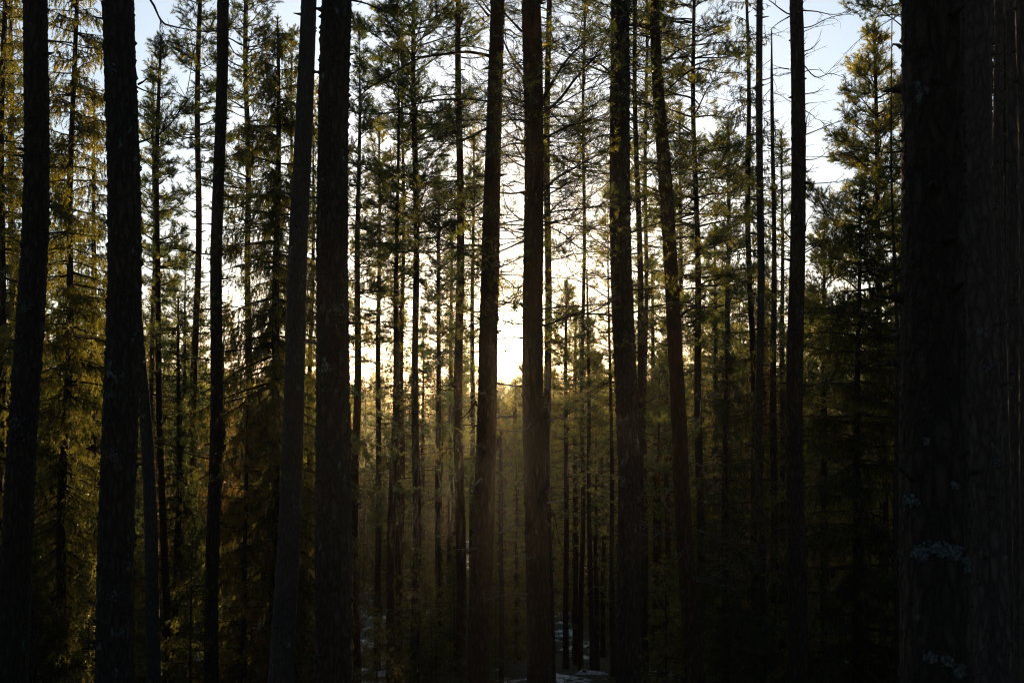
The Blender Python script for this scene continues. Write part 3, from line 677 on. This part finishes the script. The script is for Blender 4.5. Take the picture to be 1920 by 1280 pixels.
r, s, g = tree('pine_tree', 'reddish bare trunk running full height left of the leaning sunlit pine', 'tree', [(860, 0, 10), (862, 300, 13), (861, 640, 16), (862, 900, 18), (864, 1280, 20)], 23, 22, M_BARKO, 20, .08, .02, G_MID)
rand_branches(r, s, g, zpx(1000, 23), zpx(0, 23), 40, (.4, 1.6), .12, 1.)
rand_branches(r, s, g, zpx(300, 23), zpx(-60, 23), 8, (.5, 1.4), .7, 1.)
r, s, g = tree('pine_tree', 'thin trunk peeking out along the right side of the trunk right of the sun', 'tree', [(1028, 0, 10), (1027, 300, 12), (1026, 640, 13), (1027, 900, 15), (1031, 1280, 17)], 23, 20, M_BARK, 18, .1, .02, G_MID)
rand_branches(r, s, g, zpx(800, 23), zpx(0, 23), 32, (.4, 1.7), .3, 1.4)
rand_branches(r, s, g, zpx(120, 23), zpx(-60, 23), 8, (.6, 1.4), .9, 1.)
r, s, g = tree('young_pine', 'young pine with pointed top rising just right of the sun', 'young tree', [(1062, 525, 3), (1062, 640, 6), (1061, 900, 9), (1062, 1280, 11)], 30, 0.1, M_BARK, 12, .15, .02, G_MID)
link('crown', pine_crown(s, zpx(820, 30), s.zt, 1.05, g, 1.0, gap=.27, shape='cone', dead_to=zpx(1000, 30)), r)
r, s, g = tree('young_pine', 'second young pine right of the sun, shorter, beside the pointed one', 'young tree', [(1079, 580, 3), (1079, 700, 7), (1078, 900, 9), (1080, 1280, 11)], 32, 0.1, M_BARK, 12, .15, .02, G_MID)
link('crown', pine_crown(s, zpx(860, 32), s.zt, .9, g, .9, gap=.27, shape='cone', dead_to=zpx(1000, 32)), r)
r, s, g = tree('young_pine', 'thin young pine with long bare leader between the sun and the rough-barked pine', 'young tree', [(1101, 505, 2.5), (1102, 640, 5), (1105, 900, 8), (1110, 1280, 10)], 28, 0.1, M_BARK, 12, .15, .02, G_MID)
link('crown', pine_crown(s, zpx(800, 28), zpx(600, 28), .75, g, .8, shape='cone', dead_to=zpx(950, 28)), r)
r, s, g = tree('pine_tree', 'thin stem touching the left side of the rough-barked pine low down', 'tree', [(1143, 640, 5), (1147, 900, 8), (1150, 1280, 11)], 27, 12, M_BARK, 12, .15, .02, G_MID)
link('crown', pine_crown(s, zpx(760, 27), s.zt, .6, g, .6, shape='cone', dead_to=zpx(1000, 27)), r)
r, s, g = tree('pine_tree', 'thin distant stem with small crown in the gap left of the left-bending pine', 'tree', [(1222, 480, 4), (1225, 640, 7), (1227, 900, 9), (1230, 1280, 10)], 32, 0.1, M_BARK, 12, .15, .02, G_MID)
link('crown', pine_crown(s, zpx(760, 32), s.zt, .75, g, .9, shape='cone', dead_to=zpx(900, 32)), r)
r, s, g = tree('pine_tree', 'slim pine with golden-green upper crown right of the left-bending pine', 'tree', [(1301, 0, 6), (1302, 150, 8), (1305, 400, 10), (1308, 640, 12), (1311, 800, 14), (1316, 1280, 16)], 24, 20.2, M_BARK, 18, .1, .02, G_MID)
link('crown', pine_crown(s, zpx(620, 24), s.zt, 1.25, g, .85, gap=.30, droop=-.3, dead_to=zpx(900, 24)), r)
r, s, g = tree('pine_tree', 'pale distant trunk showing between the golden-crowned pine and the pair of dark stems', 'tree', [(1366, 230, 5), (1366, 450, 8), (1364, 640, 10), (1362, 900, 12), (1362, 1280, 13)], 33, 0.1, M_BARKG, 14, .12, .02, G_MID)
link('crown', pine_crown(s, zpx(560, 33), s.zt, 1.15, g, 1.0, dead_to=zpx(850, 33)), r)
r, s, g = tree('pine_tree', 'short-topped distant pine left of the pale distant trunk', 'tree', [(1341, 420, 3), (1341, 640, 8), (1341, 900, 10), (1343, 1280, 11)], 36, 0.1, M_BARK, 12, .15, .02, G_MID)
link('crown', pine_crown(s, zpx(700, 36), s.zt, 1.1, g, 1.0, shape='cone', dead_to=zpx(850, 36)), r)
r, s, g = tree('spruce_tree', 'narrow drooping spruce with dark stem left of the bare straight stem', 'spruce', [(1400, 0, 5), (1402, 200, 8), (1405, 400, 10), (1410, 640, 11), (1414, 900, 13), (1420, 1280, 15)], 25, 19.6, M_BARKS, 18, .1, .02, G_MID)
link('crown', spruce_crown(s, zpx(1100, 25), s.zt, 1.15, g, .8, hang=.7, gap=.34, sparse=.3, power=.5), r)
r, s, g = tree('pine_tree', 'bare straight stem standing right against the narrow drooping spruce', 'tree', [(1423, 0, 12), (1425, 300, 13), (1425, 640, 14), (1426, 900, 14), (1428, 1280, 16)], 23, 20, M_BARKG, 18, .1, .02, G_MID)
rand_branches(r, s, g, zpx(1150, 23), zpx(0, 23), 34, (.3, 1.4), 0, 1.4, pale=False)
r, s, g = tree('dead_pine', 'thin lichen-hung stem with bare wispy twigs left of the straight dark trunk', 'dead tree', [(1448, 55, 2), (1449, 200, 7), (1450, 400, 8), (1450, 640, 11), (1452, 900, 14), (1453, 1280, 16)], 25, 0.1, M_BARKL, 16, .1, .03, G_MID)
rand_branches(r, s, g, zpx(900, 25), zpx(60, 25), 60, (.25, .95), 0, 1.4, (-.7, .3), (-.5, .8), (.006, .010))
r, s, g = tree('pine_tree', 'sunlit green pine with a full pointed crown left of the nearest trunk', 'tree', [(1640, 45, 3), (1641, 150, 6), (1643, 250, 8), (1647, 450, 9), (1651, 640, 10), (1656, 800, 11), (1662, 1280, 13)], 24, 0.1, M_BARKO, 16, .1, .02, G_MID)
link('crown', pine_crown(s, zpx(800, 24), s.zt, 2.6, g, 1.0, gap=.25, per=6, shape='cone', dead_to=zpx(1000, 24)), r)
r, s, g = tree('pine_tree', 'slim grey stem pressed close to the left of the nearest trunk in the lower half', 'tree', [(1676, 420, 5), (1677, 640, 8), (1681, 900, 10), (1687, 1280, 12)], 19, 13, M_BARKG, 14, .12, .02, G_MID)
r, s, g = tree('pine_tree', 'pine with scattered crown peeping out high up behind the nearest trunk', 'tree', [(1712, 0, 14), (1716, 640, 16), (1722, 1280, 20)], 20, 21, M_BARK, 16, .1, .02, G_MID)
link('crown', pine_crown(s, zpx(60, 20), s.zt, 1.5, g, .9, dead_to=zpx(500, 20)), r)
r, s, g = tree('spruce_tree', 'big dark spruce filling the lower right beneath the sunlit pine', 'spruce', [(1612, 350, 3), (1610, 640, 9), (1608, 900, 14), (1606, 1280, 20)], 20, 0.1, M_BARKS, 16, .1, .02, G_MID)
link('crown', spruce_crown(s, zpx(1380, 20), s.zt, 2.1, g, 1.1, hang=.6, gap=.24, power=.6), r)
r, s, g = tree('spruce_tree', 'dark bushy spruce in the shade between the left-bending pine and the bare straight stem', 'spruce', [(1362, 640, 3), (1360, 800, 9), (1360, 1000, 12), (1360, 1280, 15)], 20.5, 0.1, M_BARKS, 14, .12, .02, G_MID)
link('crown', spruce_crown(s, zpx(1380, 20.5), s.zt, 1.3, g, 1.0, hang=.6, power=.6), r)
r, s, g = tree('spruce_tree', 'low spruce lit gold between the orange-lit pine and the leaning grey trunk at left', 'spruce', [(335, 560, 3), (334, 800, 9), (333, 1280, 15)], 26, 0.1, M_BARKS, 14, .12, .02, G_MID)
link('crown', spruce_crown(s, zpx(1400, 26), s.zt, 1.3, g, 1.0, hang=.7, power=.6), r)
r, s, g = tree('spruce_tree', 'feathery spruce at the extreme left edge, showing beside the first thick trunk', 'spruce', [(8, 0, 9), (4, 400, 12), (0, 900, 15), (-4, 1280, 17)], 25, 21, M_BARKS, 16, .12, .02, G_MID)
link('crown', spruce_crown(s, zpx(1300, 25), s.zt, 1.7, g, .9, hang=.5, power=.5, sparse=.2), r)
r, s, g = tree('broken_stem', 'thin snapped stem standing below the sun between the two framing trunks', 'dead tree', [(941, 805, 6), (940, 900, 7), (939, 1280, 10)], 24, 0.1, M_BARK, 12, .12, .03, G_MID)
rand_branches(r, s, g, zpx(1150, 24), zpx(830, 24), 8, (.2, .6), 0, .8, pale=True)
r, s, g = tree('spruce_tree', 'low golden spruce in front of the thick cracked-bark pine and the leaning grey trunk', 'spruce', [(462, 760, 3), (460, 900, 7), (458, 1280, 11)], 21, 0.1, M_BARKS, 14, .12, .02, G_MID)
link('crown', spruce_crown(s, zpx(1380, 21), s.zt, 1.1, g, .9, hang=.7, power=.6, mats=[M_WOOD, M_DRY]), r)

for lab, kind, px, top, bot, Y, wd, R_, dn, base in [
    ('slim pine with feathery crown filling the gap between the dark straight trunk and pointed spruce', 'p', 462, -40, 470, 30, 12, 1.15, .8, 430),
    ('thin pine crown glimpsed between the pointed spruce and the leaning grey trunk', 'p', 548, 60, 540, 33, 9, 1.0, .8, 560),
    ('thin pine left of the broad-crowned pine with its tip at a third of the height', 'p', 712, 215, 708, 31, 9, 1.2, .9, 640),
    ('slender pine with airy crown between the bare reddish trunk and the sun-side leaning trunk', 'p', 888, 250, 884, 34, 8, .7, .6, 640),
    ('airy pine crown hanging in the gap left of the rough-barked pine', 'p', 1096, -80, 1090, 30, 7, 1.4, .38, 330),
    ('pine crown showing between the rough-barked pine and the left-bending pine', 'p', 1212, -60, 1208, 29, 8, 1.0, .6, 420),
    ('pine with dark crown squeezed between the left-bending pine and the golden-crowned one', 'p', 1275, 200, 1278, 32, 9, 1.2, .8, 640),
    ('slim pine between the bare straight stem and the trunk with short bare twigs', 'p', 1466, 250, 1468, 31, 9, .9, .8, 640),
    ('short pine whose tip reaches halfway up right of the trunk with bare twigs', 'p', 1545, 415, 1545, 28, 9, 1.4, 1.0, 760),
    ('young pine standing in the gap straight below the sun', 'p', 966, 716, 966, 40, 8, 1.1, 1.0, 880),
    ('smaller young pine below the sun touching the left framing trunk', 'p', 936, 745, 936, 36, 7, .8, 1.0, 900),
    ('dark spruce behind the wide trunks at the far right', 's', 1850, -60, 1852, 21, 14, 2.0, 1.1, 1300),
    ('second dark spruce behind the trunks at the right border', 's', 1915, -60, 1915, 18, 14, 2.0, 1.0, 1300),
    ('dark pine seen behind the left edge of the first thick trunk', 'p', 22, -60, 18, 33, 10, 1.6, .9, 600),
    ('spruce with hanging boughs just left of the second thick trunk', 's', 178, 160, 172, 29, 11, 1.3, .9, 1200)]:
    H = 0.1 if top > -10 else 21
    r, s, g = tree('spruce_tree' if kind == 's' else 'pine_tree', lab, 'spruce' if kind == 's' else 'tree', [(px, max(top, 0), 3 if top > -10 else wd * .7), ((px + bot) / 2, max(640, top + 70), wd), (bot, 1280, wd * 1.4)], Y, H, M_BARKS if kind == 's' else M_BARK, 14, .12, .02, G_MID)
    if kind == 's': link('crown', spruce_crown(s, zpx(base, Y), s.zt, R_, g, dn, hang=.6, power=.45, sparse=.1), r)
    else: link('crown', pine_crown(s, zpx(base, Y), s.zt, R_, g, dn, shape='cone' if top > -10 else 'round', dead_to=zpx(950, Y)), r)
for lab, px, Y, wd in [('dark trunk closing the gap between the two trunks at far right', 1889, 17, 22), ('thin dark trunk in the gap right of the wide rim-lit trunk', 1872, 22, 14),
                       ('dark stem filling the slit beside the right border', 1916, 19, 20), ('dark stem seen between the nearest trunk and the rim-lit trunk', 1811, 21, 18)]:
    r, s, g = tree('pine_tree', lab, 'tree', [(px, 0, wd * .85), (px + 6, 640, wd), (px + 14, 1280, wd * 1.15)], Y, 20, M_BARK, 18, .08, .03, G_MID)
    rand_branches(r, s, g, zpx(900, Y), zpx(0, Y), 8, (.2, .8), 0, .8)

# ---- many more trees behind: a few originals, copied ----
def proto(kind, seed, H):
    rng = np.random.default_rng(seed)
    st = Stem([(960, 757, 1), (960, 700, 1)], 10, 5, seed)
    st.P = np.array([[0, 0, -.25], [rng.normal(0, .1), 0, H * .5], [rng.normal(0, .12), 0, H]]); st.R = np.array([.0085 * H + .01, .006 * H, .01]); st.zb = -.25; st.zt = H; st.Y = 0; st.base = np.zeros(3)
    tm = trunk_mesh(st, 10, .3, .03, seed, M_BARKO if kind == 'pine' and seed % 2 else M_BARK)
    if kind == 'pine': cm = pine_crown(st, H * .50, H, 1.35, rng, .55, nn=18, nl=.09, nw=.015, gap=.30, shape='cone' if seed % 2 else 'round', dead_to=H * .15)
    else: cm = spruce_crown(st, H * .06, H, 1.6, rng, .6, nn=16, nl=.06, nw=.018, gap=.30, power=.7, hang=.6, mats=[M_WOOD, M_DRY if seed % 3 == 0 else M_SPRUCE])
    return tm, cm
PR = {'pine': [proto('pine', 500 + k, 15) for k in range(4)], 'spruce': [proto('spruce', 600 + k, 13) for k in range(4)]}
NAMES = {'pine': ('distant_pine', 'pine', 'tree'), 'spruce': ('distant_spruce', 'spruce', 'spruce'), 'young': ('young_spruce', 'young spruce', 'young tree')}
GAPS = [(50, 'left of the first thick trunk'), (210, 'between the two thick left trunks'), (405, 'between second thick trunk and dark straight trunk'),
        (555, 'between the dark straight trunk and leaning grey trunk'), (622, 'between the leaning grey trunk and cracked-bark pine'),
        (742, 'just right of the cracked-bark pine'), (861, 'just left of the reddish bare trunk'), (910, 'between reddish bare trunk and sun-side leaning trunk'),
        (1004, 'below the sun between its two framing trunks'), (1170, 'between the limbed sun-side trunk and rough-barked pine'),
        (1262, 'between the rough-barked pine and left-bending pine'), (1424, 'between the left-bending pine and bare straight stem'),
        (1494, 'between the bare straight stem and bare-twigged trunk'), (1600, 'just right of the bare-twigged trunk'), (9999, 'just left of the nearest trunk')]
pending = {}
def note(root, kind, px, Y): pending.setdefault((kind, next(n for e, n in GAPS if px < e)), []).append((root, Y))
def label_all():
    for (kind, gap), L in pending.items():
        _, word, cat = NAMES[kind]; L.sort(key=lambda a: a[1])
        adj = {'pine': 'slender distant', 'spruce': 'bushy distant', 'young': 'small'}[kind]
        for q, (root, Y) in enumerate(L):
            if q == 0: tag(root, f'nearest {word} of the {"low" if kind == "young" else "far"} ones {gap}', cat, f'{adj} {word} trees {gap}')
            elif q in (1, 2) and q < len(L) - 1: tag(root, f'{("second", "third")[q - 1]} nearest {word} {gap}', cat, f'{adj} {word} trees {gap}')
            elif q == len(L) - 1 and q > 1: tag(root, f'farthest {word} of those {gap}', cat, f'{adj} {word} trees {gap}')
            else: tag(root, f'{adj} {word} {gap}', cat, f'{adj} {word} trees {gap}')

# highest pixel row a tree top may reach, across the picture
SKX = [0, 60, 150, 300, 450, 600, 700, 800, 880, 900, 1010, 1030, 1140, 1220, 1320, 1450, 1540, 1600, 1700, 1920]
SKY = [300, 320, 420, 470, 560, 520, 520, 470, 560, 700, 705, 600, 600, 560, 480, 480, 560, 560, 400, 350]
rng = np.random.default_rng(77); cnt = 0; tries = 0; placed = []
while cnt < 220 and tries < 5000:
    tries += 1
    Y = 27 + 60 * rng.uniform() ** 1.1; px = rng.uniform(-60, 1715)
    x = (px - 960) / FPX * Y; kind = 'spruce' if rng.uniform() < .5 else 'pine'
    if any((x - a) ** 2 + (Y - b_) ** 2 < 2.2 for a, b_ in placed): continue
    zg = float(gz(x, Y)); sky_y = np.interp(px, SKX, SKY) + rng.uniform(-60, 130) + (70 if kind == 'spruce' else 0)
    hmax = zpx(sky_y, Y) - zg
    H = min(rng.uniform(9, 19), hmax)
    if -12 < x < -4 and rng.uniform() < .8: H = min(H, -5.0 + .061 * (Y - 24) - zg)     # low growth: the sun comes in over it
    if 1020 < px < 1165 and kind == 'spruce' and Y < 42: continue
    if H < 4.0: continue
    if abs(x) < 3 and Y < 45 : H = min(H, zpx(760, Y) - zg)
    placed.append((x, Y)); k = int(rng.integers(4)); tm, cm = PR[kind][k]
    nm = NAMES[kind][0]
    root = bpy.data.objects.new(nm, None); C.objects.link(root); root.location = (x, Y, zg); root.rotation_euler = (0, 0, rng.uniform(0, 6.28))
    sc_ = H / (15 if kind == 'pine' else 13); root.scale = (min(sc_ * 1.1, 1.1), min(sc_ * 1.1, 1.1), sc_)
    note(root, kind, px, Y); link('trunk', tm, root); link('crown', cm, root); cnt += 1

# ---- young spruces under the canopy in the shade ----
def small_spruce(seed, H):
    rng = np.random.default_rng(seed); st = Stem([(960, 757, 1), (960, 700, 1)], 10, 5, seed)
    st.P = np.array([[0, 0, -.1], [0, 0, H * .5], [0, 0, H]]); st.R = np.array([.028, .016, .004]); st.zb = -.1; st.zt = H; st.Y = 0; st.base = np.zeros(3)
    return trunk_mesh(st, 8, .25, .02, seed, M_BARKS), spruce_crown(st, .15, H, .95, rng, .8, nn=10, nl=.04, nw=.011, gap=.2, power=.8, hang=.35)
SS = [small_spruce(700 + k, 3.0) for k in range(3)]
rng = np.random.default_rng(78); cnt = 0
while cnt < 78:
    Y = rng.uniform(17, 42); px = rng.uniform(0, 1710)
    if 1030 < px < 1160 and Y < 33: continue
    x = (px - 960) / FPX * Y; zg = float(gz(x, Y)); H = rng.uniform(1.2, 3.6)
    root = bpy.data.objects.new('young_spruce', None); C.objects.link(root); root.location = (x, Y, zg); root.rotation_euler = (0, 0, rng.uniform(0, 6.28)); root.scale = (H / 3,) * 3
    note(root, 'young', px, Y)
    tm, cm = SS[int(rng.integers(3))]; link('trunk', tm, root); link('crown', cm, root); cnt += 1

label_all()

# ---- far wood as one mass ----
def far_tree(mb, x, y, H, rng):
    zg = float(gz(x, y)); R = H * .16
    tube(mb, np.array([[x, y, zg - .3], [x, y, zg + H * .5], [x, y, zg + H]]), [.13, .08, .02], 5, 0)
    n = 420; h = rng.uniform(.12, 1, n) ** .8; a = rng.uniform(0, 6.283, n); L = R * (1.05 - h) ** .7 * rng.uniform(.3, 1.1, n) + .1
    A = np.stack([x + 0 * h, y + 0 * h, zg + h * H], -1); D = nrm(np.stack([np.cos(a), np.sin(a), rng.uniform(-.5, .4, n)], -1))
    B = A + D * L[:, None]; sticks(mb, A, B, .012, 0)
    needles(mb, A + D * (L * .35)[:, None], D, L * .65, 7, .22, .07, .8, rng, 1)
mb = MB(); rng = np.random.default_rng(91); n = 0
while n < 950:
    y = 70 + 330 * rng.uniform() ** 1.2; px = rng.uniform(-200, 2120); x = (px - 960) / FPX * y
    top = np.interp(px, [0, 300, 500, 900, 1000, 1400, 1920], [690, 720, 715, 728, 728, 712, 680]) + rng.uniform(-25, 35)
    zg = float(gz(x, y)); H = zpx(top, y) - zg
    if -12 < x < -4 and y < 170 and rng.uniform() < .85: H = min(H, -5.0 + .061 * (y - 24) - zg)
    if H < 4: continue
    far_tree(mb, x, y, min(H, 24), rng); n += 1
tag(link('far_forest', mb.mesh('far_forest', [M_WOOD, M_PINE])), 'far wood seen as one dark mass under the bright sky', kind='stuff')

# ---- low growth on the floor ----
mb = MB(); rng = np.random.default_rng(92); n = 9000
yy = 4 + 46 * rng.uniform(size=n) ** .8; xx = rng.uniform(-.55, .55, n) * yy
A = np.stack([xx, yy, gz(xx, yy) - .02], -1); k = rng.uniform(size=n) < (.35 + .5 * (np.sin(xx * 1.1) * np.sin(yy * .9) > 0)); A = A[k]
D = nrm(rng.normal(0, .45, A.shape) + np.array([0, 0, 1.])); L = rng.uniform(.1, .35, len(A))
sticks(mb, A, A + D * L[:, None], .003, 0); needles(mb, A, D, L, 9, .05, .022, .9, rng, 1)
tag(link('undergrowth', mb.mesh('undergrowth', [M_WOOD, M_SPRUCE])), 'low shrubs and moss tufts on the forest floor', kind='stuff')

# ---- haze, added so the sun's glow spreads over the trunks ----
if HAZE_DENSITY > 0:
    me = bpy.data.meshes.new('haze'); x0, x1, y0, y1, z0, z1 = -260, 260, -60, 230, -20, 26
    z1 = max(z1, float(gz(0, -60)) + 2)
    V = [(x, y, z) for z in (z0, z1) for y in (y0, y1) for x in (x0, x1)]
    me.from_pydata(V, [], [(0, 2, 3, 1), (4, 5, 7, 6), (0, 1, 5, 4), (2, 6, 7, 3), (0, 4, 6, 2), (1, 3, 7, 5)])
    def hz(N, Lk):
        p = N('ShaderNodeVolumePrincipled'); p.inputs['Color'].default_value = (.98, .93, .86, 1); p.inputs['Density'].default_value = HAZE_DENSITY; p.inputs['Anisotropy'].default_value = .925
        o = N('ShaderNodeOutputMaterial'); Lk(p.outputs[0], o.inputs['Volume'])
    me.materials.append(mat('haze', hz)); tag(link('haze', me), 'thin warm haze added between the trees for the sun glow', kind='stuff')
